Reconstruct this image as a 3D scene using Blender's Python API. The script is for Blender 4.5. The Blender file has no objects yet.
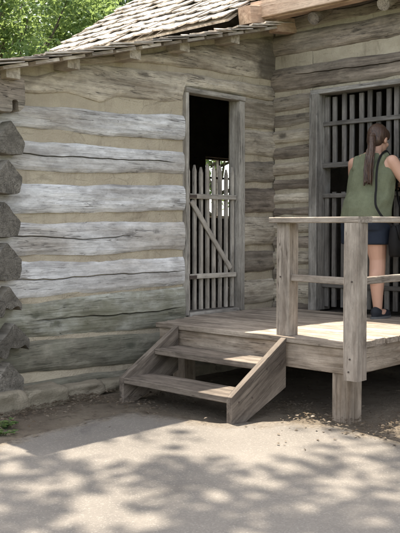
import bpy, bmesh, math, random
import numpy as np
from mathutils import Vector, Matrix, noise

# ------------------------------------------------------------------ scene, camera, light
scene = bpy.context.scene
COL = scene.collection
R = math.radians
random.seed(4)

cam_data = bpy.data.cameras.new('camera')
cam = bpy.data.objects.new('camera', cam_data)
COL.objects.link(cam)
cam.location = (-6.22, -4.95, 1.23)
cam.rotation_euler = (R(90 - 2.59), 0, R(-46.6))
cam_data.sensor_fit = 'VERTICAL'
cam_data.sensor_height = 24.0
cam_data.lens = 24.0 * 850 / 533
cam_data.clip_start = 0.05
cam_data.clip_end = 2000
scene.camera = cam

SUN = Vector((0.06, 0.38, 1.0)).normalized()          # towards the sun
elev = math.asin(SUN.z)
azim = math.atan2(SUN.x, SUN.y)
world = bpy.data.worlds.new('World')
scene.world = world
world.use_nodes = True
wn = world.node_tree
wn.nodes.clear()
sky = wn.nodes.new('ShaderNodeTexSky')
sky.sky_type = 'NISHITA'
sky.sun_disc = False
sky.sun_elevation = elev
sky.sun_rotation = azim
sky.air_density = 1.0
sky.dust_density = 2.5
bg = wn.nodes.new('ShaderNodeBackground')
bg.inputs['Strength'].default_value = 0.15
wo = wn.nodes.new('ShaderNodeOutputWorld')
hz = wn.nodes.new('ShaderNodeHueSaturation')
hz.inputs['Saturation'].default_value = 0.42          # hazy summer sky
wn.links.new(sky.outputs[0], hz.inputs['Color'])
wn.links.new(hz.outputs[0], bg.inputs['Color'])
wn.links.new(bg.outputs[0], wo.inputs['Surface'])

sd = bpy.data.lights.new('sun', 'SUN')
sd.energy = 4.0
sd.angle = R(0.55)
sd.color = (1.0, 0.93, 0.81)
sun = bpy.data.objects.new('sun', sd)
COL.objects.link(sun)
sun.location = SUN * 30
sun.rotation_euler = SUN.to_track_quat('Z', 'Y').to_euler()

scene.view_settings.view_transform = 'Standard'
scene.view_settings.look = 'None'
scene.view_settings.gamma = 1
scene.view_settings.use_curve_mapping = False
scene.view_settings.exposure = 1.92

# ------------------------------------------------------------------ node materials
class NT:
    def __init__(s, name):
        s.m = bpy.data.materials.new(name)
        s.m.use_nodes = True
        s.t = s.m.node_tree
        s.t.nodes.clear()
        s.out = s.n('OutputMaterial')
    def n(s, kind, **kw):
        nd = s.t.nodes.new('ShaderNode' + kind)
        for k, v in kw.items():
            setattr(nd, k, v)
        return nd
    def set(s, nd, key, v):
        if v is None: return
        if hasattr(v, 'is_output'):
            s.t.links.new(v, nd.inputs[key])
        else:
            nd.inputs[key].default_value = v
    def math(s, op, a, b=None, c=None):
        nd = s.n('Math', operation=op)
        s.set(nd, 0, a); s.set(nd, 1, b); s.set(nd, 2, c)
        return nd.outputs[0]
    def vmath(s, op, a, b=None):
        nd = s.n('VectorMath', operation=op)
        s.set(nd, 0, a); s.set(nd, 1, b)
        return nd.outputs[0]
    def scale(s, v, xyz):
        return s.vmath('MULTIPLY', v, xyz)
    def noise(s, v, sc, det=4, rough=0.6, dist=0.0):
        nd = s.n('TexNoise')
        s.set(nd, 'Vector', v)
        nd.inputs['Scale'].default_value = sc
        nd.inputs['Detail'].default_value = det
        nd.inputs['Roughness'].default_value = rough
        nd.inputs['Distortion'].default_value = dist
        return nd.outputs['Fac']
    def ramp(s, f, a, b):
        nd = s.n('MapRange', interpolation_type='SMOOTHSTEP')
        s.set(nd, 0, f)
        nd.inputs[1].default_value = a; nd.inputs[2].default_value = b
        return nd.outputs[0]
    def mix(s, f, a, b, blend='MIX'):
        nd = s.n('Mix', data_type='RGBA', blend_type=blend)
        s.set(nd, 0, f)
        for k, v in ((6, a), (7, b)):
            if hasattr(v, 'is_output'): s.t.links.new(v, nd.inputs[k])
            else: nd.inputs[k].default_value = (*v[:3], 1)
        return nd.outputs[2]
    def bump(s, h, strength=0.4, dist=0.01):
        nd = s.n('Bump')
        nd.inputs['Strength'].default_value = strength
        nd.inputs['Distance'].default_value = dist
        s.set(nd, 'Height', h)
        return nd.outputs[0]
    def pr(s, col, rough=0.8, normal=None, spec=0.25):
        p = s.n('BsdfPrincipled')
        if hasattr(col, 'is_output'): s.t.links.new(col, p.inputs['Base Color'])
        else: p.inputs['Base Color'].default_value = (*col, 1)
        s.set(p, 'Roughness', rough)
        p.inputs['Specular IOR Level'].default_value = spec
        if normal: s.t.links.new(normal, p.inputs['Normal'])
        s.t.links.new(p.outputs[0], s.out.inputs[0])
        return p
    def coord(s, rnd=True, amt=(37.0, 53.0, 71.0)):
        v = s.n('TexCoord').outputs['Object']
        if rnd:
            r = s.n('ObjectInfo').outputs['Random']
            cv = s.n('CombineXYZ')
            for i, k in enumerate(amt):
                s.t.links.new(s.math('MULTIPLY', r, k), cv.inputs[i])
            v = s.vmath('ADD', v, cv.outputs[0])
        return v

def wood(name, light, mid, dark, stain=(0.05, 0.045, 0.04), stain_amt=0.5, moss=None, moss_amt=0.0,
         grain=1.0, bump=0.5, knots=True, vary=0.25, axis=0, tone=None, tone_amt=0.0, island=False, blot=None, rings=False):
    m = NT(name)
    v = m.coord()
    if axis == 1:      # grain along Y
        sx = lambda a, b: (b, a, b)
    elif axis == 2:
        sx = lambda a, b: (b, b, a)
    else:
        sx = lambda a, b: (a, b, b)
    if island:
        ri = m.n('NewGeometry').outputs['Random Per Island']
        cv = m.n('CombineXYZ')
        for i, k in enumerate((91.0, 47.0, 23.0)):
            m.t.links.new(m.math('MULTIPLY', ri, k), cv.inputs[i])
        v = m.vmath('ADD', v, cv.outputs[0])
    g1 = m.noise(m.scale(v, sx(1.3 * grain, 26 * grain)), 1.0, 5, 0.62, 0.35)
    g2 = m.noise(m.scale(v, sx(5 * grain, 150 * grain)), 1.0, 3, 0.6, 0.1)
    b1 = m.noise(m.scale(v, sx(1.6, 4.5)), 1.0, 4, 0.6, 0.6)
    c = m.mix(m.ramp(g1, 0.33, 0.68), dark, mid)
    c = m.mix(m.ramp(b1, 0.36, 0.66), c, m.mix(m.ramp(g1, 0.3, 0.6), mid, light))
    if tone:
        tn = m.noise(m.scale(v, sx(0.7, 2.2)), 1.0, 3, 0.5, 0.3)
        c = m.mix(m.math('MULTIPLY', m.ramp(tn, 0.42, 0.66), tone_amt), c, tone)
    fib = m.ramp(g2, 0.30, 0.52)
    c = m.mix(m.math('MULTIPLY', m.math('SUBTRACT', 1.0, fib), 0.45), c, dark)
    # weather stains along the grain
    st = m.noise(m.scale(v, sx(2.6, 17)), 1.0, 6, 0.7, 0.8)
    sf = m.math('MULTIPLY', m.ramp(st, 0.60, 0.76), stain_amt)
    c = m.mix(sf, c, stain)
    h = m.math('ADD', m.math('MULTIPLY', g1, 0.7), m.math('MULTIPLY', g2, 0.35))
    if knots:
        vo = m.n('TexVoronoi')
        wv = m.vmath('ADD', m.scale(v, sx(2.3, 5.5)), m.scale(m.n('TexNoise').outputs['Color'], (0, 0, 0)))
        m.t.links.new(wv, vo.inputs['Vector'])
        vo.inputs['Scale'].default_value = 1.0
        sep = m.n('SeparateColor')
        m.t.links.new(vo.outputs['Color'], sep.inputs[0])
        on = m.math('GREATER_THAN', sep.outputs[0], 0.5)
        wob = m.math('ADD', vo.outputs['Distance'], m.math('MULTIPLY', m.math('SUBTRACT', m.noise(v, 24, 3), 0.5), 0.18))
        kf = m.math('MULTIPLY', on, m.math('SUBTRACT', 1.0, m.ramp(wob, 0.05, 0.19)))
        c = m.mix(m.math('MULTIPLY', kf, 0.75), c, stain)
        h = m.math('SUBTRACT', h, m.math('MULTIPLY', kf, 0.35))
    # fine speckle and thin drying checks along the grain
    sp = m.noise(m.scale(v, sx(34, 90)), 1.0, 3, 0.7)
    c = m.mix(m.math('MULTIPLY', m.ramp(sp, 0.56, 0.74), 0.35), c, stain)
    c = m.mix(m.math('MULTIPLY', m.ramp(m.math('SUBTRACT', 1.0, sp), 0.58, 0.76), 0.25), c, light)
    ck = m.noise(m.scale(v, sx(0.8, 21)), 1.0, 3, 0.55, 0.25)
    cl = m.math('SUBTRACT', 1.0, m.ramp(m.math('ABSOLUTE', m.math('SUBTRACT', ck, 0.5)), 0.002, 0.012))
    cl = m.math('MULTIPLY', cl, m.ramp(m.noise(v, 2.1, 3), 0.45, 0.6))
    ck2 = m.noise(m.scale(v, sx(1.7, 58)), 1.0, 2, 0.5, 0.2)
    cl2 = m.math('SUBTRACT', 1.0, m.ramp(m.math('ABSOLUTE', m.math('SUBTRACT', ck2, 0.5)), 0.004, 0.022))
    cl2 = m.math('MULTIPLY', cl2, m.ramp(m.noise(m.scale(v, sx(2.5, 9)), 1.0, 3), 0.48, 0.62))
    cl = m.math('MAXIMUM', cl, m.math('MULTIPLY', cl2, 0.7))
    mo = m.noise(m.scale(v, sx(7, 16)), 1.0, 7, 0.72, 0.5)
    hm = m.n('HueSaturation')
    m.t.links.new(m.math('ADD', 0.82, m.math('MULTIPLY', m.ramp(mo, 0.28, 0.72), 0.42)), hm.inputs['Value'])
    m.t.links.new(c, hm.inputs['Color'])
    c = hm.outputs[0]
    c = m.mix(m.math('MULTIPLY', cl, 0.8), c, stain)
    h = m.math('SUBTRACT', m.math('ADD', h, m.math('MULTIPLY', sp, 0.25)), m.math('MULTIPLY', cl, 0.6))
    if moss:
        mn = m.noise(v, 5.0, 6, 0.7, 0.4)
        mf = m.math('MULTIPLY', m.ramp(mn, 0.38, 0.62), moss_amt)
        c = m.mix(mf, c, moss)
    if rings:
        raw = m.n('TexCoord').outputs['Object']
        q = m.vmath('SUBTRACT', m.scale(raw, (1, 0, 1)), (0.12, 0, 0.11))
        ln = m.n('VectorMath', operation='LENGTH'); m.t.links.new(q, ln.inputs[0])
        wv = m.math('SINE', m.math('ADD', m.math('MULTIPLY', ln.outputs['Value'], 420.0), m.math('MULTIPLY', m.noise(v, 9, 4), 16.0)))
        sx_ = m.n('SeparateXYZ'); m.t.links.new(q, sx_.inputs[0])
        an = m.math('ARCTAN2', sx_.outputs[2], sx_.outputs[0])
        oi = m.n('ObjectInfo').outputs['Random']
        cvx = m.n('CombineXYZ'); m.t.links.new(m.math('ADD', m.math('MULTIPLY', an, 2.2), m.math('MULTIPLY', oi, 40.0)), cvx.inputs[0]); m.t.links.new(m.math('MULTIPLY', ln.outputs['Value'], 3.0), cvx.inputs[1])
        rn = m.noise(cvx.outputs[0], 1.6, 2, 0.5)
        rad_ = m.math('SUBTRACT', 1.0, m.ramp(m.math('ABSOLUTE', m.math('SUBTRACT', rn, 0.5)), 0.004, 0.03))
        nrm_ = m.n('SeparateXYZ'); m.t.links.new(m.n('TexCoord').outputs['Normal'], nrm_.inputs[0])
        endf = m.ramp(m.math('MULTIPLY', nrm_.outputs[1], -1.0), 0.5, 0.8)
        c = m.mix(m.math('MULTIPLY', endf, m.math('MULTIPLY', m.ramp(wv, -0.2, 1.0), 0.28)), c, dark)
        c = m.mix(m.math('MULTIPLY', endf, m.math('MULTIPLY', rad_, 0.45)), c, stain)
        h = m.math('SUBTRACT', h, m.math('MULTIPLY', endf, m.math('ADD', m.math('MULTIPLY', rad_, 0.6), m.math('MULTIPLY', wv, 0.06))))
    if blot:                     # old smoke stain round one place of the log
        raw = m.n('TexCoord').outputs['Object']
        ds = m.n('VectorMath', operation='DISTANCE'); m.t.links.new(raw, ds.inputs[0]); ds.inputs[1].default_value = blot[:3]
        bf = m.ramp(m.math('ADD', ds.outputs['Value'], m.math('MULTIPLY', m.math('SUBTRACT', m.noise(raw, 7, 5, 0.7), 0.5), 0.45)), blot[3], blot[3] * 0.35)
        c = m.mix(m.math('MULTIPLY', bf, 0.8), c, stain)
    if vary:
        src = m.n('NewGeometry').outputs['Random Per Island'] if island else m.n('ObjectInfo').outputs['Random']
        hv = m.n('HueSaturation')
        vv = m.math('ADD', m.math('MULTIPLY', src, vary), 1 - vary / 2)
        m.t.links.new(vv, hv.inputs['Value'])
        m.t.links.new(c, hv.inputs['Color'])
        c = hv.outputs[0]
    m.pr(c, 0.85, m.bump(h, bump, 0.012), 0.2)
    return m.m

M = {}
M['log_tan'] = wood('log_tan', (0.50, 0.44, 0.35), (0.38, 0.33, 0.26), (0.19, 0.155, 0.115), (0.06, 0.05, 0.04), 0.6)
M['log_sooty'] = wood('log_sooty', (0.50, 0.44, 0.35), (0.38, 0.33, 0.26), (0.19, 0.155, 0.115), (0.06, 0.05, 0.04), 0.6, blot=(0.0, 0.0, 2.72, 0.34))
M['log_grey'] = wood('log_grey', (0.66, 0.645, 0.625), (0.53, 0.51, 0.49), (0.31, 0.29, 0.27), (0.10, 0.09, 0.08), 0.45, vary=0.15,
                     tone=(0.36, 0.31, 0.25), tone_amt=0.55)
M['log_moss'] = wood('log_moss', (0.44, 0.43, 0.37), (0.29, 0.275, 0.215), (0.13, 0.12, 0.085), (0.05, 0.05, 0.035), 0.6,
                     (0.185, 0.18, 0.115), 0.45)
M['log_damp'] = wood('log_damp', (0.235, 0.215, 0.165), (0.16, 0.145, 0.11), (0.08, 0.072, 0.054), (0.03, 0.03, 0.023), 0.5,
                     (0.12, 0.12, 0.085), 0.4)
M['log_brown'] = wood('log_brown', (0.30, 0.25, 0.20), (0.205, 0.168, 0.132), (0.09, 0.072, 0.057), (0.028, 0.024, 0.02), 0.95,
                      tone=(0.30, 0.265, 0.21), tone_amt=0.6, vary=0.25)
M['log_end'] = wood('log_end', (0.175, 0.156, 0.13), (0.13, 0.115, 0.095), (0.075, 0.066, 0.053), (0.03, 0.027, 0.022), 0.7, grain=0.8, vary=0.5, axis=1, rings=True, knots=False)
M['frame'] = wood('frame_wood', (0.42, 0.385, 0.335), (0.32, 0.29, 0.25), (0.17, 0.15, 0.125), stain_amt=0.4, knots=False)
M['picket'] = wood('picket_wood', (0.47, 0.425, 0.365), (0.36, 0.32, 0.27), (0.19, 0.165, 0.135), stain_amt=0.35, knots=False, vary=0.35)
M['frame_dark'] = wood('frame_dark', (0.32, 0.30, 0.27), (0.24, 0.22, 0.195), (0.12, 0.107, 0.093), stain_amt=0.4, knots=False)
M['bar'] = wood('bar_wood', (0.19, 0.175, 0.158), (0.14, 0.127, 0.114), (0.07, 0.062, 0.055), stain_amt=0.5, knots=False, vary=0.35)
M['deck'] = wood('deck_wood', (0.38, 0.315, 0.25), (0.28, 0.23, 0.18), (0.14, 0.11, 0.085), (0.07, 0.052, 0.04), 0.5, vary=0.22, axis=1, island=True)
M['deck_lumber'] = wood('deck_lumber', (0.36, 0.295, 0.23), (0.27, 0.22, 0.17), (0.16, 0.12, 0.085), (0.07, 0.052, 0.04), 0.5, vary=0.2)
M['steps'] = wood('steps_wood', (0.235, 0.192, 0.152), (0.165, 0.134, 0.106), (0.08, 0.063, 0.05), (0.05, 0.04, 0.03), 0.5, vary=0.2)
M['post'] = wood('post_wood', (0.37, 0.315, 0.26), (0.285, 0.24, 0.195), (0.16, 0.127, 0.10), (0.08, 0.06, 0.045), 0.45, vary=0.12)
M['new_wood'] = wood('new_wood', (0.62, 0.46, 0.345), (0.50, 0.355, 0.26), (0.33, 0.215, 0.15), (0.16, 0.09, 0.05), 0.4)
M['shingle'] = wood('shingle_wood', (0.58, 0.52, 0.45), (0.44, 0.385, 0.325), (0.22, 0.18, 0.145), (0.07, 0.055, 0.045), 0.6, vary=0.7, island=True, knots=False, bump=0.8)
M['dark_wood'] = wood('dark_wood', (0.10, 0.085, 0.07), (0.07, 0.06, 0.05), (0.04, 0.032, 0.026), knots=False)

def chink_mat(name, a, b, c_):
    m = NT(name)
    v = m.coord()
    n1 = m.noise(v, 3.5, 5, 0.65)
    n2 = m.noise(v, 60, 4, 0.7)
    n3 = m.noise(m.scale(v, (2, 2, 9)), 1.0, 5, 0.7, 0.5)
    c = m.mix(m.ramp(n1, 0.35, 0.65), a, b)
    c = m.mix(m.math('MULTIPLY', m.ramp(n3, 0.55, 0.75), 0.6), c, c_)
    c = m.mix(m.math('MULTIPLY', m.ramp(n2, 0.55, 0.8), 0.35), c, c_)
    # shrinkage cracks and damp streaks
    vc = m.n('TexVoronoi', feature='DISTANCE_TO_EDGE')
    m.t.links.new(m.vmath('ADD', m.scale(v, (4.5, 4.5, 9)), m.n('TexNoise').outputs['Color']), vc.inputs['Vector'])
    vc.inputs['Scale'].default_value = 1.0
    wob = m.math('ADD', vc.outputs['Distance'], m.math('MULTIPLY', m.math('SUBTRACT', m.noise(v, 22, 6, 0.7), 0.5), 0.3))
    crk = m.math('MULTIPLY', m.math('SUBTRACT', 1.0, m.ramp(m.math('ABSOLUTE', wob), 0.004, 0.022)), m.ramp(m.noise(v, 2.7, 3), 0.46, 0.6))
    c = m.mix(m.math('MULTIPLY', crk, 0.15), c, c_)
    ds = m.noise(m.scale(v, (9, 9, 1.6)), 1.0, 5, 0.7, 0.4)
    c = m.mix(m.math('MULTIPLY', m.ramp(ds, 0.54, 0.74), 0.5), c, c_)
    hh = m.math('SUBTRACT', m.math('ADD', n2, m.math('MULTIPLY', n1, 1.5)), m.math('MULTIPLY', crk, 0.3))
    m.pr(c, 0.95, m.bump(hh, 0.7, 0.015), 0.1)
    return m.m
M['chink'] = chink_mat('chinking_clay', (0.47, 0.405, 0.30), (0.39, 0.33, 0.245), (0.22, 0.185, 0.13))
M['chink_pale'] = chink_mat('chinking_pale', (0.43, 0.38, 0.29), (0.34, 0.295, 0.22), (0.18, 0.15, 0.105))
M['stone'] = chink_mat('foundation_stone', (0.27, 0.23, 0.17), (0.19, 0.165, 0.12), (0.10, 0.09, 0.06))
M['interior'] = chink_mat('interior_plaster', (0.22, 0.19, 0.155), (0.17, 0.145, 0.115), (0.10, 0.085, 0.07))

def asphalt():
    m = NT('asphalt')
    v = m.coord(False)
    n1 = m.noise(v, 0.9, 5, 0.6)
    n2 = m.noise(v, 130, 3, 0.8)
    vo = m.n('TexVoronoi'); m.t.links.new(v, vo.inputs['Vector']); vo.inputs['Scale'].default_value = 150
    sep = m.n('SeparateColor'); m.t.links.new(vo.outputs['Color'], sep.inputs[0])
    c = m.mix(m.ramp(n1, 0.3, 0.7), (0.125, 0.110, 0.094), (0.175, 0.154, 0.130))
    c = m.mix(m.math('MULTIPLY', sep.outputs[0], 0.4), c, (0.10, 0.09, 0.078))
    c = m.mix(m.math('MULTIPLY', m.ramp(sep.outputs[1], 0.8, 1.0), 0.4), c, (0.26, 0.235, 0.20))
    n4 = m.noise(v, 7, 6, 0.7, 0.5)
    c = m.mix(m.math('MULTIPLY', m.ramp(n4, 0.55, 0.75), 0.35), c, (0.15, 0.13, 0.11))
    # hairline cracks
    vc = m.n('TexVoronoi', feature='DISTANCE_TO_EDGE')
    m.t.links.new(m.vmath('ADD', v, m.scale(m.n('TexNoise').outputs['Color'], (0.0, 0.0, 0.0))), vc.inputs['Vector'])
    vc.inputs['Scale'].default_value = 0.33
    wob = m.math('ADD', vc.outputs['Distance'], m.math('MULTIPLY', m.math('SUBTRACT', m.noise(v, 9, 4), 0.5), 0.05))
    crk = m.math('SUBTRACT', 1.0, m.ramp(m.math('ABSOLUTE', wob), 0.002, 0.009))
    crk = m.math('MULTIPLY', crk, m.ramp(m.noise(v, 1.3, 3), 0.5, 0.62))
    c = m.mix(m.math('MULTIPLY', crk, 0.45), c, (0.07, 0.06, 0.055))
    at = m.n('Attribute', attribute_name='edge_distance')
    nd = m.noise(v, 8, 6, 0.7)
    ef = m.ramp(m.math('ADD', at.outputs['Fac'], m.math('MULTIPLY', m.math('SUBTRACT', nd, 0.5), 0.5)), 0.20, 0.0)
    c = m.mix(m.math('MULTIPLY', ef, 0.92), c, m.mix(m.ramp(m.noise(v, 40, 4, 0.7), 0.35, 0.7), (0.075, 0.06, 0.045), (0.17, 0.14, 0.105)))
    dp = m.noise(v, 3.1, 6, 0.75, 0.6)
    c = m.mix(m.math('MULTIPLY', m.ramp(dp, 0.56, 0.72), 0.3), c, (0.10, 0.083, 0.065))
    h = m.math('SUBTRACT', m.math('ADD', m.math('MULTIPLY', vo.outputs['Distance'], -1.0), m.math('MULTIPLY', n2, 0.6)), m.math('MULTIPLY', crk, 1.0))
    m.pr(c, 0.9, m.bump(h, 0.45, 0.004), 0.2)
    return m.m
M['asphalt'] = asphalt()

def dirt():
    m = NT('dirt')
    v = m.coord(False)
    n1 = m.noise(v, 1.7, 6, 0.65); n2 = m.noise(v, 40, 5, 0.75); n3 = m.noise(v, 11, 5, 0.7, 0.6)
    c = m.mix(m.ramp(n1, 0.3, 0.7), (0.10, 0.080, 0.060), (0.165, 0.135, 0.10))
    c = m.mix(m.math('MULTIPLY', m.ramp(n3, 0.5, 0.7), 0.7), c, (0.06, 0.047, 0.035))
    c = m.mix(m.math('MULTIPLY', m.ramp(n2, 0.58, 0.75), 0.6), c, (0.24, 0.20, 0.15))
    # far ground turns to grass
    ln = m.n('VectorMath', operation='LENGTH'); m.t.links.new(v, ln.inputs[0])
    g = m.mix(m.ramp(n3, 0.3, 0.7), (0.05, 0.085, 0.025), (0.09, 0.12, 0.04))
    c = m.mix(m.ramp(m.math('ADD', ln.outputs[1], m.math('MULTIPLY', n1, 3.0)), 7.5, 10.5), c, g)
    m.pr(c, 0.97, m.bump(m.math('ADD', n2, n3), 0.8, 0.02), 0.1)
    return m.m
M['dirt'] = dirt()

def leafmat(name, a, b, trans):
    m = NT(name)
    ri = m.n('NewGeometry').outputs['Random Per Island']
    c = m.mix(ri, a, b)
    p = m.n('BsdfPrincipled')
    m.t.links.new(c, p.inputs['Base Color'])
    p.inputs['Roughness'].default_value = 0.5
    p.inputs['Specular IOR Level'].default_value = 0.3
    t = m.n('BsdfTranslucent')
    m.t.links.new(m.mix(0.5, c, trans), t.inputs['Color'])
    mx = m.n('MixShader'); mx.inputs[0].default_value = 0.45
    m.t.links.new(p.outputs[0], mx.inputs[1]); m.t.links.new(t.outputs[0], mx.inputs[2])
    m.t.links.new(mx.outputs[0], m.out.inputs[0])
    return m.m
M['leaf'] = leafmat('leaf', (0.06, 0.115, 0.035), (0.13, 0.19, 0.06), (0.42, 0.52, 0.16))
M['leaf_dark'] = leafmat('leaf_dark', (0.05, 0.09, 0.04), (0.08, 0.13, 0.055), (0.26, 0.36, 0.12))
M['litter'] = leafmat('dry_leaf', (0.10, 0.075, 0.053), (0.24, 0.195, 0.145), (0.2, 0.14, 0.08))
M['bark'] = wood('bark', (0.16, 0.13, 0.10), (0.10, 0.08, 0.06), (0.045, 0.036, 0.028), axis=2, knots=False, bump=1.0)

def plain(name, col, rough=0.6, spec=0.3, nscale=60, namt=0.25, bump=0.15, dark=0.5):
    m = NT(name)
    v = m.coord(False)
    n = m.noise(v, nscale, 4, 0.65)
    n2 = m.noise(v, nscale / 7, 3, 0.6)
    dk = tuple(x * dark for x in col)
    c = m.mix(m.math('MULTIPLY', m.ramp(m.math('ADD', m.math('MULTIPLY', n, 0.6), m.math('MULTIPLY', n2, 0.4)), 0.35, 0.65), namt), col, dk)
    m.pr(c, rough, m.bump(n, bump, 0.003), spec)
    return m.m
M['skin'] = plain('skin', (0.48, 0.28, 0.20), 0.55, 0.35, 30, 0.15, 0.1, 0.75)
M['hair'] = None
def hairmat():
    m = NT('hair')
    v = m.coord(False)
    n = m.noise(m.scale(v, (160, 160, 6)), 1.0, 3, 0.6, 0.2)
    c = m.mix(m.ramp(n, 0.3, 0.7), (0.018, 0.010, 0.007), (0.085, 0.045, 0.027))
    m.pr(c, 0.45, m.bump(n, 0.6, 0.004), 0.4)
    return m.m
M['hair'] = hairmat()
M['tank'] = plain('green_knit', (0.155, 0.165, 0.105), 0.9, 0.1, 160, 0.45, 0.3)
M['shorts'] = plain('navy_cotton', (0.022, 0.028, 0.042), 0.85, 0.15, 150, 0.3, 0.3)
M['shoe'] = plain('shoe_fabric', (0.018, 0.02, 0.026), 0.7, 0.3, 120, 0.3, 0.3)
M['sole'] = plain('shoe_sole', (0.12, 0.12, 0.12), 0.8, 0.2)
M['bag'] = plain('black_leather', (0.010, 0.009, 0.009), 0.75, 0.2, 90, 0.3, 0.3)
M['eye'] = plain('eye_white', (0.6, 0.58, 0.55), 0.3, 0.5, 5, 0.0, 0.0)
M['lip'] = plain('lip', (0.38, 0.16, 0.13), 0.5, 0.3, 30, 0.1, 0.0)
M['white_cloth'] = plain('white_cloth', (0.7, 0.7, 0.68), 0.9, 0.1, 100, 0.1, 0.1)
M['iron'] = plain('rusty_iron', (0.07, 0.05, 0.04), 0.7, 0.4, 80, 0.4, 0.3)

# ------------------------------------------------------------------ builders
def link(name, verts, faces, mat, parent=None, loc=(0, 0, 0), rot=(0, 0, 0), smooth=False):
    me = bpy.data.meshes.new(name)
    me.from_pydata([tuple(v) for v in verts], [], faces)
    bm = bmesh.new(); bm.from_mesh(me)
    bmesh.ops.recalc_face_normals(bm, faces=bm.faces)
    bm.to_mesh(me); bm.free()
    me.materials.append(mat)
    if smooth:
        for p in me.polygons: p.use_smooth = True
    o = bpy.data.objects.new(name, me)
    COL.objects.link(o)
    o.location = loc; o.rotation_euler = rot
    if parent: o.parent = parent
    return o

def thing(name, label, cat, loc=(0, 0, 0), group=None):
    o = bpy.data.objects.new(name, None)
    COL.objects.link(o)
    o.location = loc
    o['label'] = label; o['category'] = cat
    if group: o['group'] = group
    return o

def tag(o, label, cat, group=None):
    o['label'] = label; o['category'] = cat
    if group: o['group'] = group
    return o

def kids(parent, name, loc=(0, 0, 0)):
    o = bpy.data.objects.new(name, None)
    COL.objects.link(o); o.parent = parent; o.location = loc
    return o

def w1(x, seed, f=1.0):
    return noise.noise(Vector((x * f, seed * 7.31, seed * 3.17)))

class MB:
    def __init__(s): s.v = []; s.f = []
    def add(s, verts, faces):
        b = len(s.v)
        s.v += [tuple(v) for v in verts]
        s.f += [tuple(i + b for i in f) for f in faces]
        return s
    def box(s, x0, x1, y0, y1, z0, z1):
        v = [(x, y, z) for z in (z0, z1) for y in (y0, y1) for x in (x0, x1)]
        return s.add(v, [(0, 2, 3, 1), (4, 5, 7, 6), (0, 1, 5, 4), (2, 6, 7, 3), (0, 4, 6, 2), (1, 3, 7, 5)])
    def tube(s, pts, rad, n=8, cap=True):
        pts = [Vector(p) for p in pts]
        if not hasattr(rad, '__len__'): rad = [rad] * len(pts)
        vs, fs = [], []
        prev = None
        for i, p in enumerate(pts):
            t = (pts[min(i + 1, len(pts) - 1)] - pts[max(i - 1, 0)]).normalized()
            if prev is None:
                up = Vector((0, 0, 1)) if abs(t.z) < 0.9 else Vector((1, 0, 0))
                a = t.cross(up).normalized()
            else:
                a = (prev - t * prev.dot(t)).normalized()
            prev = a
            b = t.cross(a)
            for k in range(n):
                an = 2 * math.pi * k / n
                vs.append(p + (a * math.cos(an) + b * math.sin(an)) * rad[i])
        for i in range(len(pts) - 1):
            for k in range(n):
                fs.append((i * n + k, i * n + (k + 1) % n, (i + 1) * n + (k + 1) % n, (i + 1) * n + k))
        if cap:
            fs.append(tuple(range(n - 1, -1, -1)))
            fs.append(tuple((len(pts) - 1) * n + k for k in range(n)))
        return s.add(vs, fs)
    def loft(s, rings):
        """rings: lists of points, all the same count"""
        n = len(rings[0]); vs = [p for r in rings for p in r]; fs = []
        for i in range(len(rings) - 1):
            for k in range(n):
                fs.append((i * n + k, i * n + (k + 1) % n, (i + 1) * n + (k + 1) % n, (i + 1) * n + k))
        fs.append(tuple(range(n - 1, -1, -1)))
        fs.append(tuple((len(rings) - 1) * n + k for k in range(n)))
        return s.add(vs, fs)
    def ell(s, c, r, nu=14, nv=10, rot=None):
        vs = [(0, 0, -1)]; fs = []
        for j in range(1, nv):
            ph = -math.pi / 2 + math.pi * j / nv
            for k in range(nu):
                th = 2 * math.pi * k / nu
                vs.append((math.cos(ph) * math.cos(th), math.cos(ph) * math.sin(th), math.sin(ph)))
        vs.append((0, 0, 1))
        for k in range(nu):
            fs.append((0, 1 + (k + 1) % nu, 1 + k))
            fs.append((len(vs) - 1, 1 + (nv - 2) * nu + k, 1 + (nv - 2) * nu + (k + 1) % nu))
        for j in range(nv - 2):
            for k in range(nu):
                a = 1 + j * nu + k; b = 1 + j * nu + (k + 1) % nu
                fs.append((a, b, b + nu, a + nu))
        out = []
        for v in vs:
            q = Vector((v[0] * r[0], v[1] * r[1], v[2] * r[2]))
            if rot: q = rot @ q
            out.append(q + Vector(c))
        return s.add(out, fs)
    def build(s, name, mat, parent=None, **kw):
        return link(name, s.v, s.f, mat, parent, **kw)

def lerp_tab(tab, x):
    if x <= tab[0][0]: return tab[0][1:]
    for a, b in zip(tab, tab[1:]):
        if x <= b[0]:
            t = (x - a[0]) / (b[0] - a[0])
            return tuple(p + (q - p) * t for p, q in zip(a[1:], b[1:]))
    return tab[-1][1:]

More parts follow.
